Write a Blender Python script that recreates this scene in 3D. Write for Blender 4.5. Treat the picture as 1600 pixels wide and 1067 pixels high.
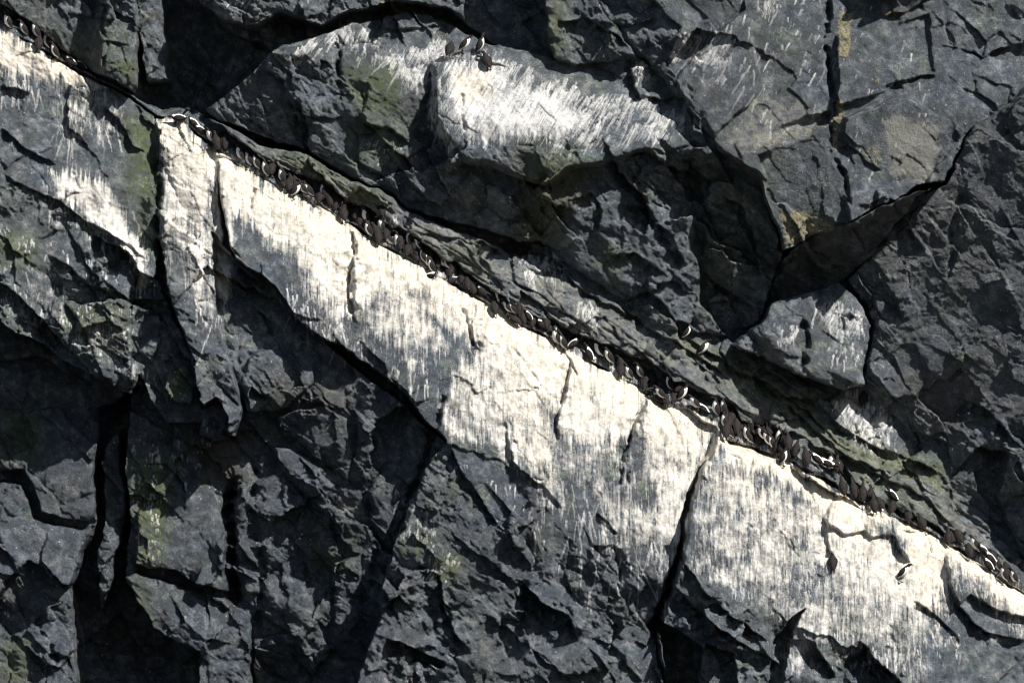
import bpy, math, random
import numpy as np
from mathutils import Vector, Matrix
random.seed(7)
S = bpy.context.scene
for o in list(bpy.data.objects): bpy.data.objects.remove(o)

# ------------------------------------------------------------------ camera, sky, sun, exposure
PX = 64.0                                    # 64 survey units to the metre on the cliff
DIST = 150.0
cam_d = bpy.data.cameras.new('camera'); cam = bpy.data.objects.new('camera', cam_d)
S.collection.objects.link(cam); S.camera = cam
cam.location = (0, -DIST, 0); cam.rotation_euler = (math.radians(90), 0, 0)
cam_d.sensor_width = 36; cam_d.lens = 36*DIST/25.0; cam_d.clip_end = 2000; cam_d.clip_start = 1
SUN = Vector((0.50, -0.56, 0.66)).normalized()
W = bpy.data.worlds.new('World'); S.world = W; W.use_nodes = True
nt = W.node_tree; bg = nt.nodes['Background']
sky = nt.nodes.new('ShaderNodeTexSky'); sky.sky_type = 'NISHITA'; sky.sun_disc = False
sky.sun_elevation = math.asin(SUN.z); sky.sun_rotation = math.atan2(SUN.x, SUN.y)
sky.altitude = 0; sky.air_density = 1.0; sky.dust_density = 0.6; sky.ozone_density = 1.5
nt.links.new(sky.outputs[0], bg.inputs[0]); bg.inputs[1].default_value = 0.046
sd_ = bpy.data.lights.new('sun', 'SUN'); sd_.energy = 5.0; sd_.angle = math.radians(0.5); sd_.color = (1.0, 0.955, 0.88)
sun = bpy.data.objects.new('sun', sd_); S.collection.objects.link(sun)
sun.rotation_euler = SUN.to_track_quat('Z', 'Y').to_euler()
S.view_settings.view_transform = 'Standard'; S.view_settings.look = 'None'
S.view_settings.gamma = 1; S.view_settings.exposure = 0.5
S.render.engine = 'CYCLES'; S.cycles.filter_width = 1.1

# ------------------------------------------------------------------ noise tools (numpy)
STEP = 1.6
gx0, gx1, gy0, gy1 = -260, 1860, -180, 1250
xs = np.arange(gx0, gx1, STEP); ys = np.arange(gy0, gy1, STEP)
NX, NY = len(xs), len(ys)
X, Y = np.meshgrid(xs.astype(np.float32), ys.astype(np.float32))

def perlin(x, y, seed):
    r = np.random.RandomState(seed)
    a = r.rand(256, 256)*2*np.pi
    ca, sa = np.cos(a).astype(np.float32), np.sin(a).astype(np.float32)
    xi = np.floor(x).astype(np.int32); yi = np.floor(y).astype(np.int32)
    fx = x-xi; fy = y-yi
    u = fx*fx*fx*(fx*(fx*6-15)+10); v = fy*fy*fy*(fy*(fy*6-15)+10)
    def g(i, j):
        ii = (xi+i) & 255; jj = (yi+j) & 255
        return ca[jj, ii]*(fx-i)+sa[jj, ii]*(fy-j)
    n0 = g(0,0)*(1-u)+g(1,0)*u; n1 = g(0,1)*(1-u)+g(1,1)*u
    return (n0*(1-v)+n1*v)*1.41
def fbm(x, y, seed, octv=4, gain=0.5):
    s = 0; a = 1; t = 0
    for k in range(octv):
        s = s+a*perlin(x*2**k+k*17.3, y*2**k+k*9.1, seed+k); t += a; a *= gain
    return s/t
def facets(x, y, seed):
    """Voronoi cells, each a plane of its own tilt: returns (level, tilt height, edge distance)"""
    r = np.random.RandomState(seed)
    T = 128
    jx, jy, lv, tx, ty = [(r.rand(T, T).astype(np.float32)*2-1) for _ in range(5)]
    xi = np.floor(x).astype(np.int32); yi = np.floor(y).astype(np.int32)
    b1 = np.full(x.shape, 9e9, np.float32); b2 = b1.copy(); L = np.zeros_like(b1); H = np.zeros_like(b1)
    for i in (-1, 0, 1):
        for j in (-1, 0, 1):
            ii = (xi+i) & (T-1); jj = (yi+j) & (T-1)
            dx = x-(xi+i+0.5+0.42*jx[jj, ii]); dy = y-(yi+j+0.5+0.42*jy[jj, ii])
            d = dx*dx+dy*dy
            c = d < b1
            b2 = np.where(c, b1, np.minimum(b2, d)); b1 = np.where(c, d, b1)
            L = np.where(c, lv[jj, ii], L); H = np.where(c, tx[jj, ii]*dx+ty[jj, ii]*dy, H)
    return L, H, np.sqrt(b2)-np.sqrt(b1)
def sstep(a, b, v):
    t = np.clip((v-a)/(b-a), 0, 1); return t*t*(3-2*t)
def rot(x, y, deg):
    c, s = math.cos(math.radians(deg)), math.sin(math.radians(deg))
    return x*c+y*s, -x*s+y*c

wx1 = fbm(X/85, Y/85, 11, 4, .55); wy1 = fbm(X/85, Y/85, 31, 4, .55)
wx2 = fbm(X/20, Y/20, 51, 3); wy2 = fbm(X/20, Y/20, 71, 3)
WX = X+13*wx1+2.6*wx2; WY = Y+13*wy1+2.6*wy2       # rough outlines for the blocks
VX = X+4*wx1+1.6*wx2; VY = Y+4*wy1+1.6*wy2     # gentler for the ledge

def bbox(pts, m):
    a = np.array(pts, float)
    i0 = int(max(0, (a[:,0].min()-m-gx0)//STEP)); i1 = int(min(NX, (a[:,0].max()+m-gx0)//STEP+1))
    j0 = int(max(0, (a[:,1].min()-m-gy0)//STEP)); j1 = int(min(NY, (a[:,1].max()+m-gy0)//STEP+1))
    return slice(j0, max(j1, j0+1)), slice(i0, max(i1, i0+1))
def poly_sd(pts, x, y):
    """signed distance, positive inside"""
    d = np.full(x.shape, 9e9, np.float32); ins = np.zeros(x.shape, bool); n = len(pts)
    for k in range(n):
        ax, ay = pts[k]; bx, by = pts[(k+1) % n]; ex, ey = bx-ax, by-ay
        t = np.clip(((x-ax)*ex+(y-ay)*ey)/(ex*ex+ey*ey+1e-9), 0, 1)
        d = np.minimum(d, (x-ax-t*ex)**2+(y-ay-t*ey)**2)
        if by != ay:
            c = ((ay > y) != (by > y)) & (x < ex*(y-ay)/(ey)+ax); ins ^= c
    return np.where(ins, 1, -1)*np.sqrt(d)
def line_sd(pts, x, y):
    """signed distance to an open line (positive = below / right of travel in the picture) and place along it 0..1"""
    best = np.full(x.shape, 9e9, np.float32); sg = np.ones(x.shape, np.float32); tt = np.zeros(x.shape, np.float32)
    seg = [math.dist(pts[k], pts[k+1]) for k in range(len(pts)-1)]; tot = sum(seg); acc = 0
    for k in range(len(pts)-1):
        ax, ay = pts[k]; bx, by = pts[k+1]; ex, ey = bx-ax, by-ay
        t = np.clip(((x-ax)*ex+(y-ay)*ey)/(ex*ex+ey*ey+1e-9), 0, 1)
        d = (x-ax-t*ex)**2+(y-ay-t*ey)**2; c = d < best
        best = np.where(c, d, best)
        cr = ex*(y-ay)-ey*(x-ax)
        sg = np.where(c, np.where(cr >= 0, 1, -1), sg); tt = np.where(c, (acc+t*seg[k])/tot, tt); acc += seg[k]
    return sg*np.sqrt(best), tt

# ------------------------------------------------------------------ the cliff as a relief, metres towards the sea
H = (-0.35+0.08*(Y-800)/PX).astype(np.float32)
def block(pts, ref, h, gx=0., gy=0., bev=.12, R=10, cap=None, p2=None, w=1.3, warp=1):
    sl = bbox(pts, 60); bx = (WX if warp else VX)[sl]; by = (WY if warp else VY)[sl]
    s = poly_sd(pts, bx, by)
    p = h+gx*(bx-ref[0])/PX+gy*(by-ref[1])/PX
    if p2:
        q = p2[1]+p2[2]*(bx-p2[0][0])/PX+p2[3]*(by-p2[0][1])/PX
        p = -np.log(np.exp(-6*p)+np.exp(-6*q))/6
    if cap is not None: p = -np.log(np.exp(-5*p)+math.exp(-5*cap))/5
    bev *= .45; R *= .7
    p = p-bev*np.exp(-np.maximum(s, 0)/R)
    m = sstep(-w, w, s); H[sl] = H[sl]*(1-m)+p*m
def add(pts, dh, soft=1.5, gx=0., gy=0., ref=None, bev=0., R=10):
    sl = bbox(pts, 60); bx, by = WX[sl], WY[sl]; s = poly_sd(pts, bx, by)
    a = np.array(pts, float); ref = ref or a.mean(0)
    H[sl] += sstep(-soft, soft, s)*(dh+gx*(bx-ref[0])/PX+gy*(by-ref[1])/PX-.6*bev*np.exp(-np.maximum(s,0)/R))
def lip(pts, up, dn, Ru=30, Rd=45):
    """raise the rock above a line and sink it below: a fracture step"""
    sl = bbox(pts, 3*max(Ru, Rd)); s, t = line_sd(pts, WX[sl], WY[sl])
    ta = sstep(0, .18, t)*sstep(0, .18, 1-t)
    m = sstep(-1.2, 1.2, s)
    ta = ta*np.clip(.85+1.5*wx2[sl], .3, 1.3)
    H[sl] += ta*((1-m)*up*np.exp(-np.abs(s)/Ru)-m*dn*np.exp(-np.abs(s)/Rd))
def crack(pts, depth, w=3.0):
    sl = bbox(pts, 20); s, t = line_sd(pts, WX[sl], WY[sl])
    ta = sstep(0, .12, t)*sstep(0, .12, 1-t)*np.clip(.75+2.2*wy2[sl], .08, 1.3)
    H[sl] -= ta*depth*np.exp(-(s/w)**2)

LEDGE = [(-300,-110),(-100,-12),(-40,18),(0,44),(30,58),(60,74),(90,92),(130,112),(165,130),(205,152),(245,180),(290,193),(320,216),(345,236),
         (385,262),(415,280),(445,299),(470,312),(500,320),(535,345),(560,352),(585,378),(610,388),(634,402),(660,416),(680,433),
         (705,436),(735,458),(762,474),(790,494),(820,510),(850,522),(875,545),(905,558),(940,570),(968,590),(1000,604),(1025,630),
         (1055,636),(1085,640),(1118,655),(1130,684),(1155,692),(1185,700),(1215,712),(1240,722),(1265,738),(1300,748),(1320,772),
         (1350,786),(1385,802),(1420,814),(1450,828),(1480,850),(1505,856),(1530,880),(1560,902),(1590,920),(1640,950),(1900,1100)]

# --- lower mass
block([(-300,480),(0,505),(60,540),(160,590),(205,610),(240,560),(300,500),(430,470),(700,690),(640,800),(580,1000),(560,1260),(-300,1260)],
      (400,700), -.25, .2, -.24, bev=0)
block([(-300,560),(60,560),(140,600),(150,700),(150,780),(130,815),(60,800),(30,740),(-300,720)], (80,700), -1.0, 0, .2, bev=.3, R=22)
block([(-300,740),(25,760),(50,810),(130,830),(120,880),(105,920),(115,1000),(125,1260),(-300,1260)], (50,900), -.85, .1, .0, bev=.3, R=20)
block([(148,640),(215,600),(225,700),(214,800),(205,870),(200,930),(232,985),(300,1015),(315,1080),(330,1260),(120,1260),(125,1000),(107,920),(140,820)],
      (170,850), -3.0, 0, 0, bev=0)
block([(160,690),(182,670),(190,760),(176,900),(150,960),(150,860)], (170,800), -1.3, .2, 0, bev=.2)
block([(200,610),(262,590),(268,700),(240,800),(216,880),(206,940),(196,900),(196,780)], (230,750), -.75, -.2, -.1, bev=.2)
block([(215,800),(262,735),(330,760),(350,820),(353,928),(318,912),(270,890),(213,885)], (280,830), -.35, 0, .1, bev=.3, R=24)
block([(196,905),(215,898),(280,912),(350,940),(388,962),(392,1080),(392,1260),(330,1260),(308,1020),(235,985)], (300,970), -.35, -.1, -.05, bev=.3, R=24)
block([(-300,-60),(-40,18),(60,78),(110,104),(245,180),(252,300),(250,380),(240,470),(225,560),(205,612),(150,590),(80,550),(0,505),(-300,400)],
      (110,330), .45, -.04, .14, bev=.1)
# pillar under the ledge
block([(246,182),(290,193),(342,232),(346,300),(350,400),(356,470),(374,560),(384,640),(372,680),(330,668),(312,600),(288,520),(264,440),(250,380),(249,300),(242,230)],
      (300,420), .85, .02, .14, bev=.3, R=12)
block([(215,420),(250,440),(285,520),(310,590),(320,660),(260,660),(225,600),(205,560),(200,470)], (250,540), .2, .1, 0, bev=.1)
block([(262,580),(295,575),(310,600),(302,632),(280,625),(262,605)], (285,600), .55, -.1, .5, bev=.1)
block([(315,640),(345,620),(362,650),(362,685),(340,690),(308,680)], (335,660), .45, 0, .4, bev=.15)
# the big whitened slab left of the middle
block([(338,230),(350,238),(415,280),(500,322),(610,390),(740,458),(760,500),(742,560),(722,640),(700,688),(672,662),(640,628),(610,600),(575,568),(535,545),(500,532),
       (470,505),(440,472),(428,450),(400,432),(372,402),(358,380),(350,330),(343,275)], (500,335), .55, -.2, .3, bev=.15, R=8, w=4)
block([(334,365),(372,402),(428,448),(470,503),(500,530),(486,600),(440,640),(392,640),(356,560),(340,470)], (400,500), .5, .05, .1, bev=.2, R=9)
# middle slab
block([(735,458),(800,500),(900,552),(1010,612),(1122,655),(1118,690),(1088,745),(1068,800),(1062,850),(1040,905),(1012,980),(1040,1060),(1060,1260),(520,1260),
       (560,1060),(590,960),(606,900),(616,850),(640,790),(668,724),(695,690),(718,600),(745,520)], (900,570), .42, -.2, .32, cap=1.15, bev=.2, R=9)
# right slab
block([(1120,655),(1135,690),(1240,722),(1320,772),(1450,830),(1560,902),(1640,950),(1900,1100),(1900,1300),(1060,1260),(1050,1080),(1020,1000),(1045,912),(1068,855),(1074,800),(1090,745),(1112,690)],
      (1250,745), .85, -.2, .3, cap=1.75, bev=.15, R=8, w=6)
# dark hollows at the foot of the right slab
block([(1022,965),(1060,985),(1100,1015),(1110,1080),(1120,1260),(1030,1260),(1045,1060)], (1060,1020), -.2, .3, .1, bev=0)
block([(1098,1000),(1140,1015),(1150,1100),(1140,1260),(1105,1260),(1090,1060)], (1120,1040), 1.1, -.3, .2, bev=.15)
lip([(1335,992),(1358,1018),(1392,1050),(1440,1090)], .25, .9, 40, 45)
add([(1255,945),(1228,1005),(1212,1070),(1205,1260),(1165,1260),(1190,1080),(1205,1000),(1235,960)], -.7, 2)
add([(1476,868),(1500,860),(1560,903),(1640,950),(1700,1000),(1600,962),(1545,950),(1512,928),(1492,938),(1478,915)], .35, 2, bev=.1)
lip([(1478,930),(1510,965),(1545,985),(1600,1000)], .15, .35, 30, 30)
add([(1288,806),(1300,784),(1330,792),(1388,812),(1394,830),(1362,838),(1345,828),(1310,832),(1296,818)], .17, 1.5, bev=.04, R=6)
add([(1392,816),(1412,822),(1415,868),(1396,850)], .3, 2, bev=.15, R=6)
# --- upper mass
block([(-300,-200),(200,-200),(222,40),(216,135),(205,146),(165,124),(100,78),(50,34),(0,8),(-100,-50),(-300,-150)], (100,50), .55, 0, .12, bev=.2)
block([(196,-200),(300,-200),(320,10),(352,45),(425,80),(470,112),(420,160),(470,245),(400,240),(300,185),(245,168),(216,140),(216,40)], (310,100), -2.3, .1, 0, bev=0)
block([(200,-200),(262,-200),(250,40),(262,120),(232,130),(216,60)], (235,40), -.1, .2, 0, bev=.2)
# strata band just over the birds
block([(290,170),(340,190),(400,222),(470,240),(560,285),(640,325),(720,368),(800,395),(870,395),(960,450),(1040,505),(1120,520),(1200,560),(1290,612),(1370,640),
       (1440,700),(1488,742),(1486,790),(1560,872),(1600,912),(1560,895),(1480,840),(1320,762),(1240,712),(1130,674),(1010,602),(900,546),(800,488),(740,446),(610,378),(500,308),(415,268),(345,226),(290,186)],
      (900,500), .42, -.24, .38, bev=.16, R=7, warp=1)
block([(320,172),(400,110),(430,78),(520,48),(600,28),(660,20),(760,66),(850,85),(960,100),(1000,95),(1055,160),(1072,215),(1050,245),(1000,240),(930,264),(880,272),(850,300),(825,350),
       (846,388),(790,372),(700,350),(640,322),(590,298),(540,270),(480,238),(410,212),(340,188)], (700,150), .95, -.1, .5, p2=((700,170),.98,.2,-.34), bev=.15)
block([(812,286),(870,270),(930,255),(1060,230),(1080,300),(1090,380),(1102,480),(1134,524),(1040,516),(960,460),(880,405),(832,392),(818,350)], (960,300), .82, .12, -.26, bev=.15)
block([(940,70),(1010,40),(1180,-20),(1210,200),(1150,290),(1040,262),(960,180)], (1050,150), 1.5, .05, .1, bev=.1)
block([(672,104),(760,68),(850,85),(1000,96),(1056,162),(1073,218),(1050,244),(1000,238),(930,262),(884,268),(850,292),(820,285),(770,262),(725,250),(700,262),(690,215),(678,160)],
      (850,180), 1.45, -.05, .42, p2=((850,235),1.75,.1,-.3), bev=.25, R=12, w=6)
block([(740,-200),(860,-200),(852,60),(872,94),(800,80),(762,62),(715,30),(700,-40)], (790,20), -.5, 0, 0, bev=0)
block([(300,-200),(745,-200),(724,34),(690,14),(650,8),(600,8),(545,24),(500,42),(435,24),(402,48),(356,38),(316,8)], (500,0), .82, 0, .05, bev=.25, R=14)
block([(848,-200),(1175,-200),(1165,20),(1112,60),(1060,68),(1012,76),(962,96),(900,103),(864,92),(850,60)], (1000,50), 1.5, .05, -.1, bev=.3, R=14)
block([(1165,-200),(1860,-200),(1860,150),(1600,150),(1505,205),(1470,285),(1440,285),(1400,312),(1340,338),(1290,358),(1240,378),(1218,388),(1200,340),(1180,280),(1125,245),(1076,190),(1050,130),
       (1110,62),(1160,20)], (1250,200), 2.05, .05, .07, bev=.12, R=8)
block([(1076,190),(1125,245),(1180,272),(1203,340),(1222,395),(1200,478),(1182,505),(1134,524),(1100,480),(1084,380),(1070,250)], (1150,350), .95, .22, -.55, bev=.25, R=14)
add([(1180,250),(1290,195),(1302,240),(1322,345),(1240,378),(1215,388),(1192,300)], .02, 3, gy=-.30, gx=.1, ref=(1240,240))
add([(1120,235),(1185,215),(1290,178),(1292,194),(1180,250),(1190,280),(1130,250)], .05, 4, gy=.35, gx=-.1)
add([(1300,60),(1440,30),(1450,120),(1380,150),(1300,170)], .06, 3, gx=-.16, gy=.05)
add([(1310,185),(1400,160),(1470,190),(1490,215),(1440,285),(1330,300)], .05, 3, gy=-.22, gx=-.12)
add([(1060,140),(1120,60),(1170,30),(1180,150),(1110,220)], .05, 3, gx=.22, gy=.1)
add([(1460,-40),(1640,-40),(1640,70),(1520,94),(1470,78)], .08, 2, gx=.15, gy=-.15)
add([(1362,300),(1440,330),(1410,520),(1370,560),(1352,440)], .14, 3, gx=.25, gy=-.1)
add([(1440,300),(1530,300),(1540,520),(1500,640),(1440,560)], .16, 3, gx=-.15, gy=.1)
add([(1540,180),(1640,160),(1640,520),(1560,500)], .12, 3, gx=.1, gy=-.2)
add([(1400,560),(1480,600),(1540,680),(1490,690),(1430,670),(1380,630)], .15, 3, gx=-.1, gy=.1)
add([(1062,245),(1088,240),(1100,330),(1098,400),(1080,390),(1070,300)], -.25, 6)
block([(1472,284),(1400,312),(1340,338),(1290,356),(1240,378),(1222,398),(1196,478),(1222,482),(1270,457),(1322,436),(1352,402),(1402,345),(1436,300)], (1320,345), 2.1, .10, -1.5, bev=0)
block([(1188,502),(1205,474),(1270,455),(1312,438),(1342,470),(1360,510),(1354,560),(1345,604),(1310,612),(1280,596),(1240,582),(1180,550),(1140,534)], (1270,520), .8, -.05, .2, bev=.3, R=14)
block([(1900,100),(1600,142),(1505,205),(1472,288),(1432,302),(1402,345),(1352,400),(1325,438),(1356,480),(1364,520),(1352,600),(1385,645),(1430,675),(1480,692),(1492,740),(1500,800),
       (1560,868),(1620,918),(1900,1080)], (1450,500), .75, .38, -.33, bev=.1)
block([(1486,740),(1520,700),(1575,700),(1560,780),(1610,880),(1640,930),(1560,880),(1510,820)], (1540,800), -.5, 0, 0, bev=0)
# strata inside the band: small shelves that follow the ledge
for pts, u, d in [([(430,250),(520,300),(600,335),(650,372)], .12,.2), ([(620,352),(700,372),(760,392)], .1,.2), ([(590,300),(660,335),(740,372),(800,410)], .1,.22),
                  ([(760,420),(840,455),(900,500),(960,540)], .1,.15), ([(820,400),(880,425),(900,450),(960,480),(1030,510)], .1,.2),
                  ([(960,470),(1040,530),(1100,560),(1150,600)], .12,.22), ([(1060,520),(1130,560),(1200,600),(1260,640),(1300,680)], .15,.3),
                  ([(1140,545),(1220,590),(1290,640),(1350,690)], .12,.25), ([(1290,660),(1380,700),(1440,720),(1485,740)], .15,.3),
                  ([(1300,700),(1380,745),(1450,780),(1500,830)], .12,.2), ([(1180,590),(1260,660),(1330,715),(1400,740)], .12,.22)]:
    lip(pts, u, d, 12, 16)
add([(1290,622),(1330,612),(1385,650),(1402,705),(1350,700),(1296,655)], .05, 14, gy=.3)
add([(800,400),(850,398),(880,420),(840,425)], .05, 3, gy=.8)
add([(590,330),(612,334),(622,350),(600,346)], .12, 3, gy=.6)
# blocks of the lower left
for pts, dh in [([(432,648),(506,630),(540,660),(552,720),(548,756),(500,716),(438,668)], .32), ([(556,640),(575,655),(608,720),(575,762),(548,756),(556,700)], .22),
                ([(426,700),(450,700),(500,735),(522,755),(505,792),(460,772),(428,730)], .28), ([(575,765),(612,722),(640,760),(618,800),(600,850),(575,820)], .18),
                ([(370,760),(430,740),(470,800),(460,870),(410,900),(368,840)], .25), ([(390,560),(440,540),(460,580),(440,640),(400,640),(380,600)], .2),
                ([(640,690),(676,680),(668,720),(640,760),(618,740)], .12), ([(520,880),(560,870),(565,960),(545,1010),(520,980)], .25), ([(390,905),(460,900),(500,970),(470,1000),(400,960)], .22),
                ([(480,780),(540,800),(530,870),(480,880),(455,840)], .2),([(30,650),(90,640),(146,690),(140,770),(90,790),(38,740)], .2),
                ([(0,830),(60,820),(100,860),(90,920),(20,900)], .22), ([(395,1000),(470,990),(500,1067),(440,1110),(395,1080)], .25)]:
    add(pts, dh, 2, gx=random.uniform(-.25,.2), gy=random.uniform(-.2,.25), bev=.14, R=8)
# fracture steps seen on the slabs
for pts, u, d, ru, rd in [([(0,262),(50,300),(100,322),(150,352),(205,388),(235,405)], .1,.25,30,30), ([(150,366),(172,384),(205,402),(216,420)], .15,.5,20,35),
        ([(75,395),(110,420),(140,440),(180,455),(205,470)], .1,.25,20,30), ([(0,205),(35,228),(75,250),(95,262)], .1,.2,20,20), ([(0,130),(20,138),(45,152)], .1,.2,20,20),
        ([(160,165),(190,190),(205,225),(225,240)], .1,.2,20,20), ([(0,440),(40,470),(80,510),(110,540)], .15,.4,20,40), ([(330,372),(372,408),(400,440),(420,452)], .1,.4,20,30),
        ([(200,470),(230,466),(268,470),(285,490)], .1,.5,20,30), ([(810,905),(850,940),(885,960),(905,1000)], .25,.5,40,40), ([(810,925),(870,950)], .1,.3,20,30),
        ([(700,820),(730,850),(770,875),(800,905),(860,950)], .08,.2,25,30), ([(920,990),(960,1010),(1010,1060)], .1,.2,25,30), ([(780,640),(800,720),(850,760),(880,800)], .08,.12,25,25),
        ([(700,690),(720,740),(760,790),(790,830)], .08,.25,25,30), ([(640,870),(690,900),(700,960),(740,1020)], .12,.4,25,40), ([(600,990),(640,1000),(700,1040)], .2,.6,25,50),
        ([(1060,870),(1090,910),(1140,960),(1200,1000)], .12,.4,25,30), ([(1040,900),(1080,950),(1150,1000),(1230,1040)], .15,.5,25,40), ([(930,800),(950,820),(960,830)], .05,.2,15,15),
        ([(1420,930),(1460,960),(1500,1010)], .06,.15,20,20), ([(870,540),(893,565),(905,590)], .05,.1,15,15), ([(740,95),(800,110)], .04,.1,10,10),
        ([(580,50),(640,46),(700,45)], .05,.15,15,15), ([(405,30),(440,36),(480,30),(510,20)], .1,.3,15,20),
        ([(980,95),(988,130),(1000,155),(1040,158),(1052,150)], .1,.25,14,14), ([(860,45),(920,40),(960,60),(980,80)], .1,.25,15,20), ([(920,60),(940,42),(985,45),(1030,25)], .08,.2,15,20),
        ([(1368,38),(1385,28),(1410,22),(1432,8),(1462,6)], .06,.22,15,10), ([(1374,146),(1392,138),(1410,137),(1428,128),(1450,126)], .06,.3,15,12),
        ([(1455,78),(1490,84),(1526,94),(1570,76),(1620,68)], .08,.22,15,15),
        ([(1300,238),(1320,232),(1345,255),(1372,268)], .05,.12,12,12), ([(880,310),(920,300),(940,330),(935,380)], .1,.25,18,20), ([(960,320),(1010,330),(1050,370),(1075,420)], .1,.3,18,25),
        ([(930,400),(990,395),(1040,430)], .1,.25,18,25), ([(1000,440),(1040,480),(1060,515)], .1,.25,15,20), ([(1120,300),(1160,330),(1180,400),(1190,450)], .1,.3,18,25),
        ([(1090,420),(1130,450),(1180,490)], .12,.4,18,25), ([(450,150),(470,190),(500,200)], .1,.25,15,20), ([(400,215),(450,225),(520,262)], .1,.2,14,14), ([(560,190),(610,200),(640,230)], .08,.2,20,20),
        ([(1380,300),(1410,350),(1440,400)], .06,.2,20,25), ([(1370,440),(1400,470),(1410,500)], .08,.2,20,20), ([(1490,620),(1550,650),(1600,700)], .08,.3,20,30),
        ([(60,26),(120,70),(160,60),(210,80)], .06,.15,15,15), ([(110,40),(150,80),(165,110)], .06,.15,15,15)]:
    lip(pts, u, d, ru, rd)
for pts, u, d, ru, rd in [([(549,350),(552,400),(547,450),(556,510)], .22,.16,22,18), ([(896,564),(876,620),(870,690)], .14,.12,20,16), ([(1014,618),(994,668),(978,712),(974,760)], .18,.16,24,18),
        ([(744,470),(740,510),(748,550)], .08,.12,14,10), ([(1296,790),(1288,840),(1300,880)], .1,.15,20,14),
        ([(672,100),(668,160),(672,240)], .1,.25,20,18)]:
    lip(pts, u, d, ru, rd)
for pts, d, w in [([(1283,-60),(1284,50),(1286,110),(1296,180),(1296,240),(1318,300),(1322,345)], .3,4), ([(895,566),(880,600),(872,640),(870,700)], .22,3), ([(1008,630),(992,670),(978,712),(985,760)], .2,3),
        ([(722,480),(738,520),(742,560)], .15,3), ([(548,360),(552,400),(548,450),(556,500)], .22,5), ([(700,600),(690,640),(664,720),(640,790),(620,850)], .3,5), ([(760,470),(752,520),(745,560)], .18,5),
        ([(398,268),(394,300),(392,330)], .12,3), ([(725,150),(728,200),(724,230)], .1,3), ([(1052,150),(1076,190),(1085,215),(1100,216)], .25,4), ([(1040,850),(1038,880)], .1,3),
        ([(1255,500),(1258,560),(1250,590)], .35,5), ([(1345,440),(1362,500),(1350,590)], .3,5), ([(525,60),(530,100),(534,140)], .35,4), ([(1315,500),(1312,540)], .1,3),
        ([(970,250),(1000,290),(1010,340),(1055,400),(1080,450)], .15,4), ([(250,236),(246,300),(248,370),(250,430)], .35,5), ([(930,460),(935,500),(930,540)], .15,4),
        ([(165,0),(163,40),(168,70),(166,110)], .15,3), ([(1490,300),(1475,380),(1480,440)], .1,4), ([(660,880),(670,930),(690,990)], .2,5), ([(860,620),(820,570),(795,540)], .05,3),
        ([(368,740),(358,800),(362,880),(358,965)], 1.1, 8), ([(45,960),(70,1000),(90,1050)], .25,6), ([(520,800),(530,870),(515,950)], .25,6), ([(400,700),(395,800),(408,900),(400,1000)], .3,7), ([(570,760),(590,860),(575,940)], .25,6)]:
    crack(pts, d, w)

# --- the ledge the birds stand on: a sloping cap, and a deep slot below the wall above
sL, tL = line_sd(LEDGE, VX, VY)
cap = .30*np.exp(-np.maximum(sL, 0)/14)*(sL > -3)
flat = sstep(215, 250, X)+(1-sstep(150, 180, X))
H -= np.where(sL > 0, cap*np.clip(flat, .25, 1), 0)
def lerp_tab(tab, x):
    return np.interp(x, [a for a, b in tab], [b for a, b in tab])
slotw = lerp_tab([(-300,12),(0,22),(60,22),(150,8),(230,8),(290,24),(350,30),(420,24),(480,34),(540,28),(580,30),(640,34),(700,26),(760,20),(840,20),(900,30),(960,34),(1040,44),(1090,28),
                  (1150,36),(1200,34),(1250,42),(1300,38),(1330,24),(1380,12),(1420,10),(1480,12),(1530,34),(1580,30),(1900,30)], X)+6*wx2
ms = sstep(-1.5, 1.5, -sL+1)*sstep(-1.5, 1.5, sL+slotw)
lxs = np.arange(-240, 1850, 6.); lys = np.interp(lxs, [p[0] for p in LEDGE], [p[1] for p in LEDGE])
smp = np.array([H[int((y+7-gy0)/STEP), int((x-gx0)/STEP)] for x, y in zip(lxs, lys)])
ker = np.ones(9)/9; smp = np.convolve(np.pad(smp, 4, mode='edge'), ker, 'valid')
base_at = np.interp(X-.45*np.minimum(-sL, 60)*(sL < 0), lxs, smp)
# the wall above only leans out slowly, so the sun still reaches the ledge
lim = base_at+.02+.40*np.clip((-sL-slotw)/PX, 0, 3)
wl = sstep(160, 120, -sL)*(sL < -2)*(sstep(290, 350, X)+sstep(170, 130, X))
Hl = -np.log(np.exp(-8*H)+np.exp(-8*lim))/8
H = H*(1-wl)+Hl*wl
slot = base_at-.10-.55*sstep(.1, 1, -sL/slotw)
H = np.where(ms > 0, H*(1-ms)+slot*ms, H).astype(np.float32)

# --- how broken the rock is, place by place
rough = np.full(X.shape, .85, np.float32)
def rpoly(pts, v, soft=25):
    sl = bbox(pts, soft+5); m = sstep(-soft, soft, poly_sd(pts, WX[sl], WY[sl])); rough[sl] = rough[sl]*(1-m)+v*m
rpoly([(330,230),(740,460),(1130,680),(1700,990),(1500,1067),(1200,980),(1060,880),(900,860),(740,700),(560,540),(420,440),(340,340)], .33)
rpoly([(-100,50),(240,180),(240,400),(0,300)], .45)
rpoly([(1430,-100),(1800,-100),(1800,180),(1460,200)], .5)
rpoly([(250,180),(345,230),(350,430),(330,480),(262,420)], .5)
rpoly([(1080,250),(1200,290),(1215,400),(1190,490),(1110,480)], 1.0)
rpoly([(1060,0),(1450,0),(1480,280),(1230,370),(1100,240)], .38)
rpoly([(450,60),(700,60),(1060,130),(1060,230),(700,240),(560,110)], .3)
rpoly([(1360,300),(1600,150),(1800,700),(1400,640)], .42)
rpoly([(1200,470),(1340,460),(1350,600),(1200,560)], .5)
rpoly([(30,650),(140,660),(150,780),(60,790)], .35)
rpoly([(220,800),(340,770),(350,900),(230,890)], .35)
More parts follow.
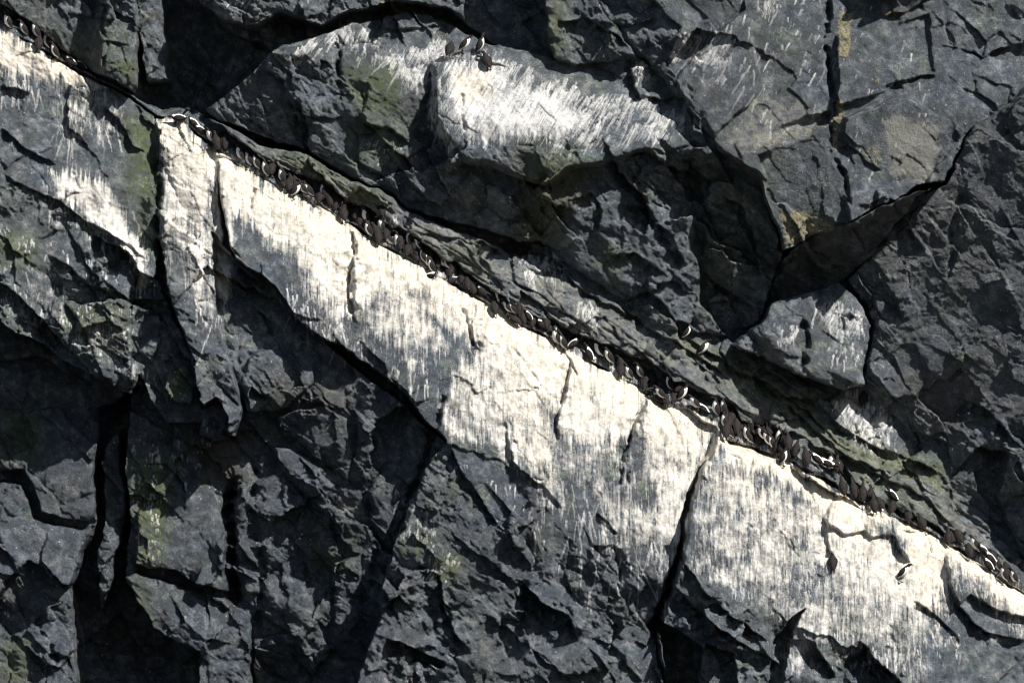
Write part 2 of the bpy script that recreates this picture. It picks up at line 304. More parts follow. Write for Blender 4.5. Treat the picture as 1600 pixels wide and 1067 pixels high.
rpoly([(430,640),(560,640),(560,760),(440,680)], .45)
rpoly([(600,850),(900,800),(1000,980),(900,1200),(600,1200)], .75)

band = np.zeros(X.shape, np.float32)     # finely bedded strata over the birds
sl_ = slice(None); band = sstep(-8, 8, -sL-14)*(1-sstep(60, 95, -sL))*sstep(320, 420, X)
def fac(ax, ay, deg, sx, sy, seed, wrp):
    a, b = rot(X+wrp*wx1*1.0+wrp*.5*wx2, Y+wrp*wy1+wrp*.5*wy2, deg)
    return facets(a/sx, b/sy, seed)
L1, T1, E1 = fac(0,0, 38, 170, 95, 3, 16)
L2, T2, E2 = fac(0,0, 54, 74, 36, 4, 7)
L3, T3, E3 = fac(0,0, 30, 30, 14, 5, 3.5)
L4, T4, E4 = fac(0,0, 58, 13, 7, 6, 2)
S1, U1, F1 = fac(0,0, 34, 70, 15, 8, 6)
RR = np.clip((rough-.28)*1.75, .06, 1.1)*np.clip(.82+1.9*fbm(X/110, Y/110, 171, 3), .25, 1.3)
D = .17*L1+.66*T1+.08*L2+.35*T2+.024*L3+.066*T3+.004*L4+.018*T4
D -= RR*(.05*np.exp(-E1/.03)+.035*np.exp(-E2/.04)+.02*np.exp(-E3/.06))
big = fbm(X/130, Y/130, 91, 3); mid = fbm(X/34, Y/26, 95, 4, .6)
a34, b34 = rot(X+8*wx1, Y+8*wy1, 34)
strat = fbm(a34/60, b34/7, 97, 4, .55)
D += .07*mid
ribs = fbm(X/34+.6*wx1, Y/210, 161, 4, .6)
H += RR*D*(1-.45*band)+.16*big*(.4+rough*.6)+(1-np.clip(RR*1.5,0,1))*(.13*ribs+.05*mid)*(sL > 20)
H += band*(.07*S1+.06*U1-.05*np.exp(-F1/.08)+.04*strat)
rd1 = 1-2*np.abs(fbm((rot(X,Y,56)[0]+10*wx1)/70, (rot(X,Y,56)[1]+10*wy1)/15, 140, 4, .6))
rd2 = 1-2*np.abs(fbm((rot(X,Y,20)[0]+10*wx1)/34, (rot(X,Y,20)[1]+10*wy1)/16, 150, 4, .65))
H += (.03*rd1+.012*rd2)*np.clip(rough*1.3-.2, .08, 1)*(1-.7*band)
H += .022*strat*rough+.015*fbm(X/6, Y/6, 99, 3, .7)*(.4+rough)
fine = fbm(X/5, Y/5, 120, 2, .8)

# ------------------------------------------------------------------ stains: guano, algae, lichen
white = np.zeros(X.shape, np.float32); green = white.copy(); lich = white.copy(); brown = white.copy(); thin = white.copy(); cream = white.copy()
DRIP = 17*perlin(X/3.7, Y/150, 441)+13*perlin(X/9, Y/200, 442)+9*perlin(X/2.1, Y/60, 443)
def paint(arr, pts, v, soft=20, wr=1.0, drip=0):
    sl = bbox(pts, soft+60); s = poly_sd(pts, (X+wr*(WX-X))[sl], (Y+wr*(WY-Y)-drip*DRIP)[sl])
    arr[sl] = np.maximum(arr[sl], v*sstep(-soft, soft, s))
# slab guano
dens = [
 ([(-300,-90),(0,48),(60,80),(120,112),(165,135),(140,142),(60,128),(0,112),(-300,60)], .85, 12),
 ([(90,110),(165,132),(165,180),(130,240),(95,230),(85,160)], .22, 12), ([(150,190),(195,160),(195,190),(165,225),(150,250)], .34, 8),
 ([(78,268),(120,268),(165,285),(182,320),(200,350),(230,385),(236,425),(215,415),(170,372),(140,345),(115,320),(85,300)], .95, 8),
 ([(60,300),(115,335),(155,365),(150,385),(100,370),(60,330)], .36, 10), ([(212,400),(236,410),(240,455),(222,462),(212,440)], .75, 6),
 ([(-50,440),(60,440),(150,480),(205,520),(208,600),(150,580),(90,540),(0,480)], .30, 22), ([(160,560),(210,560),(240,600),(200,600)], .48, 10),
 ([(246,184),(290,194),(325,225),(330,300),(322,380),(330,500),(305,480),(285,400),(258,360),(256,260)], .78, 8),
 ([(288,200),(325,222),(334,300),(320,360),(292,260)], .85, 8), ([(300,300),(345,300),(352,440),(330,520),(305,420)], .5, 12), ([(325,225),(350,240),(420,285),(500,322),(610,390),(640,420),(600,450),(560,500),(525,490),(440,390),(370,330),(335,300)], .86, 16),
 ([(335,230),(410,275),(400,340),(360,340),(338,300)], .84, 8), ([(610,385),(740,455),(770,480),(760,560),(710,530),(650,470),(600,440),(590,420)], .74, 18),
 ([(450,400),(560,400),(640,520),(690,600),(640,600),(560,540),(500,520)], .36, 22),
 ([(735,456),(900,552),(1010,606),(1010,660),(960,700),(880,690),(860,640),(800,640),(760,560),(740,520)], .92, 14),
 ([(720,560),(780,540),(870,640),(880,760),(850,800),(820,740),(760,690),(700,690),(700,620)], .72, 14), ([(690,640),(725,580),(740,620),(710,710),(695,700)], .62, 8),
 ([(1000,606),(1120,655),(1095,720),(1068,790),(1062,860),(1030,840),(1000,700)], .78, 14), ([(870,680),(990,700),(1010,830),(960,830),(930,790),(870,740)], .46, 16),
 ([(930,790),(1000,780),(1060,800),(1060,870),(1010,850),(940,830)], .66, 12),
 ([(1120,676),(1240,722),(1320,772),(1400,812),(1300,840),(1260,780),(1180,730),(1130,720)], .88, 10), ([(1100,720),(1180,720),(1290,800),(1280,900),(1180,880),(1090,880),(1080,800)], .60, 24),
 ([(1260,780),(1320,780),(1400,850),(1470,840),(1482,900),(1470,960),(1420,960),(1340,940),(1280,900),(1250,840)], .80, 20),
 ([(1110,860),(1200,860),(1250,900),(1220,960),(1160,920),(1110,900)], .62, 16), ([(1230,900),(1340,900),(1420,960),(1400,1030),(1320,990),(1240,1040),(1215,1000)], .56, 18),
 ([(1340,960),(1450,950),(1460,1010),(1430,1070),(1400,1030)], .46, 18),
 ([(1400,800),(1450,828),(1530,880),(1640,945),(1800,1050),(1640,990),(1540,920),(1480,880),(1400,840)], .88, 8), ([(1410,830),(1478,862),(1478,940),(1430,920),(1405,870)], .9, 10),
 ([(1490,880),(1600,930),(1640,1000),(1560,960),(1500,910)], .55, 10), ([(1570,900),(1700,960),(1700,1000),(1590,990)], .6, 12),
 ([(1112,676),(1124,690),(1096,745),(1078,800),(1072,850),(1050,850),(1062,790),(1085,740)], .95, 5), ([(330,235),(362,242),(370,400),(356,490),(338,450)], .85, 8), ([(545,355),(560,355),(560,500),(545,500)], .8, 6), ([(565,405),(650,430),(705,540),(660,565),(590,520)], .66, 18), ([(500,460),(600,470),(640,560),(560,540)], .40, 16),
 # upper rock
 ([(1048,92),(1100,54),(1140,64),(1138,106),(1080,104)], .36, 8), ([(1272,478),(1310,470),(1350,492),(1344,532),(1290,526)], .44, 8), ([(1212,512),(1244,505),(1246,530),(1214,536)], .36, 6),
 ([(690,110),(760,90),(800,120),(880,140),(910,190),(880,220),(800,228),(730,225),(700,190)], .80, 16), ([(700,120),(770,105),(760,160),(700,190)], .92, 10), ([(590,80),(690,60),(700,120),(640,112)], .40, 16),
 ([(800,402),(860,400),(885,430),(840,424)], .75, 8), ([(850,495),(900,488),(935,520),(900,530)], .5, 10), ([(1296,624),(1345,612),(1398,655),(1400,684),(1330,670)], .70, 12), ([(1310,650),(1385,670),(1385,700),(1330,690)], .5, 8),
 ([(590,332),(612,336),(622,352),(598,346)], .75, 4), ([(288,145),(305,142),(308,158),(292,160)], .55, 4),
]
for pts, v, s in dens: paint(white, pts, v*.93, s*1.5, .6, 1.0)
# run-off direction: plumb below the ledge, blown aslant on the upper rock
def streaks(shx, seed):
    u = X+shx*Y
    return .75*perlin(u/3.1, Y/26, seed)+.6*perlin(u/7.5, Y/60, seed+1)+.5*perlin(u/2.2, Y/7, seed+2)
st_v = streaks(0.0+.0, 201); st_s = streaks(.55, 211)
sp = .9*perlin(X/3.4, Y/4.6, 221)+.6*perlin(X/9, Y/11, 222)
upper = sstep(0, 20, -sL-10)
st = st_v*(1-upper)+st_s*upper
amp_n = np.clip(.75+1.3*fbm(X/55, Y/70, 236, 3), .15, 1.5)
blot = fbm(X/13, Y/19, 237, 4, .65)
patch = fbm((X+.45*Y)/60, (Y-.45*X)/38, 230, 4, .6)
cov = sstep(.14, .98, white+.22*np.exp(-np.clip(sL,0,400)/45)*(sL > 0)+.02*(sL > 0)-.02+.46*patch+.32*blot+.30*st*amp_n)*(white > .02)

# light rain of single runs
NXY = (NY, NX); run = np.zeros(NXY, np.float32)
rs = np.random.RandomState(5)
def runs(pts, n, lmin, lmax, slant, amp=1., wob=.35, wid=0):
    a = np.array(pts, float); x0, y0 = a.min(0); x1, y1 = a.max(0)
    px = rs.uniform(x0, x1, n*3); py = rs.uniform(y0, y1, n*3)
    k = poly_sd(pts, px.astype(np.float32), py.astype(np.float32)) > 0; px, py = px[k][:n], py[k][:n]; n = len(px)
    cl = perlin((px/26).astype(np.float32), (py/22).astype(np.float32), 77) > -.12; px, py = px[cl], py[cl]; n = len(px)
    ln = np.minimum(lmin*.6+rs.exponential((lmax-lmin)*.38, n), lmax*1.5); sl = slant+rs.normal(0, .2, n); am = amp*rs.uniform(.3, 1, n); ph = rs.normal(0, 1, n)
    t = 0.
    while t < lmax*1.5:
        al = t < ln
        if not al.any(): break
        gx = (px-gx0)/STEP; gy = (py-gy0)/STEP
        ix = np.floor(gx).astype(int); iy = np.floor(gy).astype(int); fx = gx-ix; fy = gy-iy
        ok = al & (ix > 0) & (iy > 0) & (ix < NX-2) & (iy < NY-2)
        f = am*(1-.5*t/np.maximum(ln, 1))
        for di, dj, w in ((0,0,(1-fx)*(1-fy)), (1,0,fx*(1-fy)), (0,1,(1-fx)*fy), (1,1,fx*fy)):
            np.maximum.at(run, (iy[ok]+dj, ix[ok]+di), (f*np.minimum(1, w*1.7))[ok])
        ph += rs.normal(0, .35, n)
        px = px+(-sl+wob*.5*np.tanh(ph))*.9; py = py+.9; t += .9
for a in [
 ([(440,110),(470,75),(520,45),(560,28),(570,50),(520,70),(470,100)], 240, 8, 22, .6), ([(528,30),(570,28),(578,55),(535,62)], 120, 8, 22, .3), ([(530,60),(600,60),(620,90),(560,95)], 60, 8, 20, .15),
 ([(600,90),(700,55),(700,110),(650,115),(610,105)], 420, 8, 26, .35), ([(625,100),(660,105),(665,120),(630,120)], 50, 15, 38, .05), ([(660,110),(700,110),(710,250),(675,200)], 160, 10, 30, .05),
 ([(700,100),(790,95),(900,130),(920,200),(860,210),(720,200)], 1500, 12, 34, .5), ([(860,160),(940,150),(1010,150),(1070,185),(1060,220),(960,215),(890,245),(870,230)], 900, 8, 26, .6),
 ([(990,100),(1010,95),(1015,125),(998,130)], 60, 6, 18, .2), ([(1045,90),(1060,60),(1100,50),(1138,60),(1140,105),(1080,100)], 600, 6, 18, .5), ([(1080,110),(1140,110),(1130,140),(1085,140)], 30, 8, 18, .4),
 ([(1130,0),(1290,-40),(1290,180),(1180,230),(1120,130)], 150, 7, 24, .35), ([(1290,20),(1450,0),(1450,260),(1310,280)], 60, 6, 18, .35), ([(1190,0),(1215,0),(1215,25),(1190,25)], 30, 8, 24, .3),
 ([(1270,478),(1310,468),(1350,490),(1345,530),(1290,525)], 260, 8, 24, .1), ([(1208,520),(1240,505),(1250,520),(1212,540)], 60, 8, 20, .2), ([(1290,540),(1340,530),(1350,560),(1300,565)], 30, 8, 24, 0),
 ([(1310,655),(1385,672),(1388,690),(1330,680)], 120, 8, 24, 0), ([(815,415),(870,420),(865,440),(820,430)], 60, 8, 28, 0), ([(900,470),(935,470),(938,510),(905,510)], 80, 8, 26, 0), ([(560,210),(640,215),(660,255),(570,265)], 60, 4, 10, .3),
 ([(380,0),(560,-40),(560,10),(420,15)], 30, 6, 18, .3), ([(330,-10),(400,0),(380,20)], 20, 6, 16, .5), ([(120,130),(160,140),(150,200),(90,220),(85,150)], 60, 20, 60, 0), ([(0,120),(80,130),(60,160),(0,150)], 60, 15, 40, 0),
 ([(150,190),(195,160),(190,195),(160,225)], 70, 10, 28, .15), ([(60,280),(210,330),(240,400),(120,370)], 160, 6, 24, 0), ([(0,350),(220,430),(210,600),(0,470)], 420, 4, 14, 0),
 ([(200,680),(250,700),(250,900),(210,880)], 260, 3, 9, 0), ([(260,700),(340,640),(330,700),(290,760)], 60, 4, 10, 0), ([(615,760),(680,800),(690,860),(620,840)], 150, 4, 16, .2), ([(670,860),(720,860),(720,910),(670,900)], 60, 4, 14, .2),
 ([(420,430),(560,520),(690,600),(690,640),(560,560),(440,470)], 160, 12, 50, 0), ([(850,720),(1000,800),(1060,860),(1040,900),(940,860),(860,790)], 160, 14, 60, 0), ([(1080,780),(1290,830),(1280,960),(1180,930),(1080,890)], 500, 5, 24, 0),
 ([(1200,880),(1470,900),(1440,1040),(1230,1040)], 700, 5, 26, 0), ([(1455,960),(1500,980),(1500,1020),(1455,1020)], 60, 4, 12, 0), ([(1480,880),(1600,930),(1600,1000),(1540,940)], 120, 8, 30, 0), ([(1100,700),(1170,720),(1170,800),(1100,780)], 60, 10, 40, 0),
 ([(800,800),(1000,860),(980,960),(860,900)], 40, 20, 60, 0), ([(700,700),(860,780),(840,860),(760,800)], 60, 5, 20, 0), ([(255,190),(345,240),(345,440),(262,400)], 300, 12, 60, -.05), ([(300,400),(350,380),(360,520),(310,500)], 80, 15, 60, -.1)]:
    runs(*a[0:5] if len(a) > 5 else a)
# loose flecks everywhere birds fly over
fl = (perlin(X/4.2, Y/4.6, 301)+.5*perlin(X/2.3, Y/2.6, 302) > .80)*sstep(.05, .45, fbm(X/110, Y/90, 305, 2)+.12)
gu = np.clip(np.maximum(cov, np.maximum(.92*run, .5*fl)), 0, 1)
cream = np.where(sL > 0, .2+.8*np.exp(-np.abs(sL)/80), .15*sstep(120, 0, sL*-1))*sstep(.3, .8, white+.25)
paint(cream, [(1410,830),(1478,862),(1478,1000),(1430,960),(1405,870)], .8, 20); paint(cream, [(740,500),(870,560),(880,760),(840,760),(760,620)], .6, 30)
paint(cream, [(700,115),(770,105),(770,150),(720,170)], .7, 10); paint(cream, [(90,110),(140,120),(130,240),(90,200)], .6, 15)
for pts, v, s in [([(195,180),(245,180),(248,390),(225,400),(205,300)], .75, 18), ([(540,105),(625,105),(630,180),(570,190),(540,150)], .9, 14), ([(560,180),(640,180),(640,260),(560,260)], .4, 20),
 ([(205,720),(262,720),(255,890),(215,890)], .85, 12), ([(262,575),(300,575),(300,625),(268,615)], .95, 5), ([(0,650),(60,650),(50,720),(0,720)], .5, 20), ([(110,470),(200,480),(200,540),(120,520)], .45, 22),
 ([(620,820),(680,830),(660,880),(620,860)], .45, 14), ([(680,870),(725,862),(720,905),(685,905)], .75, 10), ([(1150,560),(1260,620),(1340,690),(1480,720),(1480,760),(1350,730),(1230,660),(1130,600)], .75, 14),
 ([(430,230),(520,260),(620,320),(600,350),(520,310),(440,270)], .45, 16), ([(160,90),(215,100),(212,135),(190,130)], .6, 10), ([(1050,520),(1180,560),(1180,600),(1080,560)], .55, 14), ([(840,20),(880,0),(880,90),(850,80)], .5, 14),
 ([(820,230),(930,260),(900,300),(820,290)], .5, 20), ([(820,280),(900,290),(860,380),(800,370)], .4, 18), ([(940,380),(1000,400),(960,440),(930,420)], .4, 16), ([(200,960),(240,980),(220,900)], .4, 12),
 ([(480,860),(550,850),(540,890),(490,890)], .4, 10), ([(1300,690),(1500,800),(1480,830),(1320,750)], .4, 20), ([(0,1000),(40,1000),(30,1067),(0,1067)], .5, 14), ([(640,370),(740,390),(760,430),(660,400)], .3, 16),
 ([(1080,240),(1200,280),(1190,470),(1100,470)], .25, 30),([(60,40),(210,40),(200,130),(100,80)], .25, 20), ([(0,360),(60,360),(60,420),(0,420)], .45, 16)]: paint(green, pts, min(1., v*1.7), s*1.3)
for pts, v, s in [([(1300,25),(1328,28),(1320,100),(1300,100)], .8, 5), ([(1180,210),(1300,185),(1290,205),(1200,245),(1170,240)], .55, 9), ([(1295,160),(1312,160),(1308,240),(1300,240)], .8, 4), ([(1330,230),(1375,232),(1372,265),(1335,255)], .6, 6),
 ([(1350,90),(1385,100),(1378,150),(1350,150)], .45, 8), ([(1212,332),(1240,330),(1300,345),(1300,360),(1240,375),(1215,385)], .8, 6), ([(1370,150),(1450,160),(1450,220),(1390,210)], .4, 16), ([(1440,240),(1475,240),(1460,290),(1440,280)], .4, 8),
 ([(1385,270),(1440,265),(1420,295),(1390,300)], .5, 8), ([(1560,250),(1580,260),(1570,330),(1560,320)], .35, 8), ([(1360,80),(1400,72),(1410,86),(1370,96)], .3, 8), ([(1370,25),(1420,15),(1410,34),(1375,34)], .6, 5),
 ([(590,0),(625,0),(620,12),(595,12)], .7, 5), ([(210,10),(250,5),(250,45),(225,40)], .5, 8), ([(270,580),(285,575),(280,600),(268,600)], .7, 4), ([(850,0),(880,0),(880,90),(855,80)], .25, 12)]: paint(lich, pts, v, s)
lich = sstep(.50, .62, .80*lich+.85*fbm(X/8, Y/8, 401, 5, .85))*(lich > .02)
paint(thin, [(1370,190),(1460,200),(1450,290),(1380,280)], .75, 14); paint(thin, [(1180,150),(1290,170),(1280,210),(1150,260),(1120,230)], .5, 20)      # pale grey crust lichen
for pts, v, s in [([(1240,378),(1340,338),(1470,285),(1420,320),(1350,400),(1270,455),(1200,475)], .4, 10), ([(0,1),(1,1),(1,2)], 0, 1), ([(1380,590),(1480,560),(1560,640),(1480,700)], .3, 30),
                  ([(300,690),(380,680),(370,760),(310,760)], .8, 14), ([(420,590),(540,600),(560,640),(430,640)], .4, 14), ([(840,270),(930,270),(860,390),(800,380)], .6, 16)]: paint(brown, pts, v, s)
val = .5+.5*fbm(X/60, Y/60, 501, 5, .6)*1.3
# broad, soft-edged areas where the rock's base colour is made darker
def darken_zone(pts, v, soft=40):
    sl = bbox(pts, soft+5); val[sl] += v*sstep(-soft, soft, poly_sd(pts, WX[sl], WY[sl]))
darken_zone([(-300,640),(200,600),(560,600),(640,760),(600,1260),(-300,1260)], -.5, 90)
darken_zone([(600,1260),(640,800),(760,740),(900,880),(1100,1000),(1200,1260)], -.2)
darken_zone([(1060,-60),(1500,-60),(1500,200),(1470,285),(1240,378),(1100,240)], -.28, 20)
darken_zone([(1490,150),(1900,150),(1900,1000),(1500,800),(1360,560)], -.25, 50)
darken_zone([(420,430),(470,430),(600,520),(700,580),(720,700),(560,600),(480,540)], -.7, 24); darken_zone([(700,700),(860,760),(1060,880),(1040,1000),(700,900)], -.3, 30)
paint(thin, [(340,190),(560,285),(800,395),(1040,510),(1300,620),(1500,760),(1580,890),(1400,790),(1130,670),(900,545),(610,378),(420,265)], .45, 12)
paint(thin, [(690,90),(860,100),(1000,130),(1060,190),(900,170),(760,110)], .35, 20)

# ------------------------------------------------------------------ rock meshes from the relief
thin = .25*thin+.75*sstep(.36, .62, thin+.55*fbm(X/16, Y/13, 421, 5, .65))*(thin > .02)
def H_at(x, y):
    i = (x-gx0)/STEP; j = (y-gy0)/STEP; i0 = int(i); j0 = int(j); fx, fy = i-i0, j-j0
    return float(H[j0,i0]*(1-fx)*(1-fy)+H[j0,i0+1]*fx*(1-fy)+H[j0+1,i0]*(1-fx)*fy+H[j0+1,i0+1]*fx*fy)
def P(x, y, h=None):
    return Vector(((x-800)/PX, -(H_at(x, y) if h is None else h), (533.5-y)/PX))

def rock_material():
    m = bpy.data.materials.new('sea_cliff_rock'); m.use_nodes = True; t = m.node_tree; N = t.nodes; K = t.links.new
    b = N['Principled BSDF']
    def node(ty, **kw):
        n = N.new(ty)
        for k, v in kw.items(): setattr(n, k, v)
        return n
    co = node('ShaderNodeTexCoord')
    a1 = node('ShaderNodeAttribute', attribute_name='stain'); a2 = node('ShaderNodeAttribute', attribute_name='tone')
    s1 = node('ShaderNodeSeparateColor'); s2 = node('ShaderNodeSeparateColor'); K(a1.outputs['Color'], s1.inputs[0]); K(a2.outputs['Color'], s2.inputs[0])
    def noise(scale, det=6, rough=.6, vec=None, dist=0.):
        n = node('ShaderNodeTexNoise'); n.inputs['Scale'].default_value = scale; n.inputs['Detail'].default_value = det
        n.inputs['Roughness'].default_value = rough; n.inputs['Distortion'].default_value = dist
        K(vec or co.outputs['Object'], n.inputs['Vector']); return n.outputs['Fac']
    def mix(f, c1, c2, bt='MIX'):
        n = node('ShaderNodeMix', data_type='RGBA', blend_type=bt)
        for s, v in ((n.inputs[0], f), (n.inputs[6], c1), (n.inputs[7], c2)):
            if isinstance(v, (tuple, float, int)): s.default_value = v
            else: K(v, s)
        return n.outputs[2]
    def ramp(f, stops):
        n = node('ShaderNodeValToRGB'); K(f, n.inputs[0]); e = n.color_ramp.elements
        while len(e) < len(stops): e.new(.5)
        for q, (p, c) in zip(e, stops): q.position = p; q.color = (*c, 1) if len(c) == 3 else c
        return n.outputs[0]
    def mth(op, a, bb=None, cl=False):
        n = node('ShaderNodeMath', operation=op); n.use_clamp = cl
        for s, v in zip(n.inputs, (a, bb)):
            if v is None: continue
            if isinstance(v, (float, int)): s.default_value = v
            else: K(v, s)
        return n.outputs[0]
    base = ramp(noise(3.5, 10, .68), [(.28, (.036,.049,.068)), (.5, (.112,.136,.166)), (.72, (.35,.385,.415))])
    grain = ramp(noise(38, 4, .7), [(.32, (.42,.42,.42)), (.56, (1.1,1.1,1.1)), (.72, (2.6,2.6,2.6))])
    base = mix(.75, base, grain, 'MULTIPLY')
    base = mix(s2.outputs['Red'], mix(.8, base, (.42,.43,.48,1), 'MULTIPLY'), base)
    base = mix(ramp(noise(.9, 5, .65), [(.40, (0,0,0)), (.62, (.85,.85,.85))]), base, mix(1., base, (1.10,1.0,.86,1), 'MULTIPLY'))
    base = mix(ramp(noise(1.7, 6, .7), [(.52, (0,0,0)), (.66, (.55,.55,.55))]), base, mix(1., base, (.75,.95,.55,1), 'MULTIPLY'))
    base = mix(mth('MULTIPLY', s2.outputs['Green'], .8), base, mix(noise(20, 6), (.035,.028,.018,1), (.10,.08,.05,1)))
    mo = mth('MULTIPLY', s1.outputs['Green'], ramp(noise(9, 8, .7), [(.38, (0,0,0)), (.6, (1,1,1))]))
    base = mix(mth('MULTIPLY', mo, .95), base, mix(noise(45, 3), (.03,.048,.010,1), (.16,.19,.04,1)))
    li = mth('MULTIPLY', s1.outputs['Blue'], ramp(noise(40, 5, .8), [(.40, (0,0,0)), (.54, (1,1,1))]))
    base = mix(mth('MULTIPLY', li, .95), base, mix(noise(12, 4), (.36,.27,.09,1), (.42,.39,.24,1)))
    base = mix(mth('MULTIPLY', s2.outputs['Blue'], .55), base, (.34,.33,.28,1))
    mp = node('ShaderNodeMapping'); mp.inputs['Scale'].default_value = (1, 1, .22); K(co.outputs['Object'], mp.inputs[0])
    brk = ramp(noise(42, 4, .65, mp.outputs[0]), [(.36, (.0,.0,.0)), (.52, (1,1,1))])
    w = mth('SUBTRACT', mth('MULTIPLY', a1.outputs['Alpha'], 1.0), 0.0)
    gu_ = s1.outputs['Red']
    # solid where thick, broken by fine runs where thin
    sx = node('ShaderNodeSeparateXYZ'); K(co.outputs['Object'], sx.inputs[0])
    cx = node('ShaderNodeCombineXYZ')
    # thin runs: plumb under the ledge, blown aslant where the tone layer says so
    K(mth('SUBTRACT', mth('MULTIPLY', sx.outputs['X'], 30.), mth('MULTIPLY', mth('MULTIPLY', a2.outputs['Alpha'], .55*30.), sx.outputs['Z'])), cx.inputs['X'])
    K(mth('MULTIPLY', sx.outputs['Z'], 2.0), cx.inputs['Z']); K(mth('MULTIPLY', sx.outputs['Y'], 2.), cx.inputs['Y'])
    mp2 = node('ShaderNodeMapping'); mp2.inputs['Scale'].default_value = (.33, .5, .45); K(cx.outputs[0], mp2.inputs[0])
    sn = mth('ADD', mth('MULTIPLY', noise(1.0, 5, .72, cx.outputs[0], .3), .5), mth('MULTIPLY', noise(1.0, 5, .7, mp2.outputs[0], .5), .5))
    blots = noise(24, 4, .7)
    k = mth('ADD', mth('MULTIPLY', gu_, 1.25), mth('ADD', mth('MULTIPLY', mth('SUBTRACT', sn, .5), 3.0), mth('ADD', mth('MULTIPLY', mth('SUBTRACT', blots, .5), 1.25), -.13)), True)
    k = mth('MULTIPLY', k, mth('MULTIPLY', gu_, 7., True))
    wc = mix(w, (.63,.625,.625,1), (.66,.60,.505,1))
    wc = mix(1., wc, ramp(noise(6, 8, .7), [(.32, (.62,.60,.55)), (.55, (1,1,1))]), 'MULTIPLY')
    K(mix(k, base, wc), b.inputs['Base Color'])
    K(mth('ADD', .27, mth('MULTIPLY', k, .5)), b.inputs['Roughness'])
    K(mth('SUBTRACT', .62, mth('MULTIPLY', k, .45)), b.inputs['Specular IOR Level'])
    hgt = mth('ADD', mth('MULTIPLY', noise(16, 10, .72, None, .4), .8), mth('MULTIPLY', noise(70, 5, .75), .5))
    bp = node('ShaderNodeBump'); K(mth('SUBTRACT', 1.0, mth('MULTIPLY', k, .72)), bp.inputs['Strength']); bp.inputs['Distance'].default_value = .062
    K(hgt, bp.inputs['Height']); K(bp.outputs[0], b.inputs['Normal'])
    return m
ROCK = rock_material()

def make_rock(name, face_mask):
    co = np.empty((NY*NX, 3), np.float32)
    co[:,0] = ((X-800)/PX).ravel(); co[:,1] = -H.ravel(); co[:,2] = ((533.5-Y)/PX).ravel()
    idx = np.arange(NY*NX).reshape(NY, NX)
    q = np.stack([idx[:-1,:-1], idx[1:,:-1], idx[1:,1:], idx[:-1,1:]], -1)[face_mask]
    used = np.unique(q); remap = np.full(NY*NX, -1, np.int64); remap[used] = np.arange(len(used))
    q = remap[q].astype(np.int32); c = co[used]
    me = bpy.data.meshes.new(name); me.vertices.add(len(c)); me.vertices.foreach_set('co', c.ravel())
    me.loops.add(q.size); me.loops.foreach_set('vertex_index', q.ravel())
    me.polygons.add(len(q)); me.polygons.foreach_set('loop_start', np.arange(0, q.size, 4, dtype=np.int32))
    me.update(calc_edges=True); me.polygons.foreach_set('use_smooth', np.ones(len(q), bool))
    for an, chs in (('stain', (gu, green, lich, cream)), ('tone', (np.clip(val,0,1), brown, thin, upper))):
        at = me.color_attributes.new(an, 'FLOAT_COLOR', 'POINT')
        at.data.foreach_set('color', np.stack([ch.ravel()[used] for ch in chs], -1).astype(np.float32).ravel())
    me.materials.append(ROCK); me.update()
    o = bpy.data.objects.new(name, me); S.collection.objects.link(o); o['kind'] = 'structure'
    return o
fm = (sL[:-1,:-1] > -slotw[:-1,:-1]*.5)
make_rock('rock_slab', fm); make_rock('rock_wall', ~fm)


# ------------------------------------------------------------------ guillemots
def mat(name, col, rough=.6, noise_amt=0., ncol=None):
    m = bpy.data.materials.new(name); m.use_nodes = True; b = m.node_tree.nodes['Principled BSDF']
    b.inputs['Roughness'].default_value = rough; b.inputs['Specular IOR Level'].default_value = .18; b.inputs['Base Color'].default_value = (*col, 1)
    if ncol:
        t = m.node_tree; tc = t.nodes.new('ShaderNodeTexCoord'); n = t.nodes.new('ShaderNodeTexNoise'); n.inputs['Scale'].default_value = 30; n.inputs['Detail'].default_value = 5
        r = t.nodes.new('ShaderNodeValToRGB'); r.color_ramp.elements[0].position = .35; r.color_ramp.elements[1].position = .68
        r.color_ramp.elements[0].color = (*col, 1); r.color_ramp.elements[1].color = (*ncol, 1)
        t.links.new(tc.outputs['Object'], n.inputs[0]); t.links.new(n.outputs[0], r.inputs[0]); t.links.new(r.outputs[0], b.inputs['Base Color'])
    return m
M_BACK = mat('brown_plumage', (.0155,.0135,.0135), .85, ncol=(.036,.031,.030))
M_WING = mat('wing_plumage', (.0145,.0125,.0125), .85, ncol=(.038,.032,.031))
M_WHITE = mat('white_plumage', (.80,.79,.76), .7); M_BILL = mat('black_bill', (.012,.011,.012), .4); M_FOOT = mat('dark_foot', (.03,.026,.022), .5)

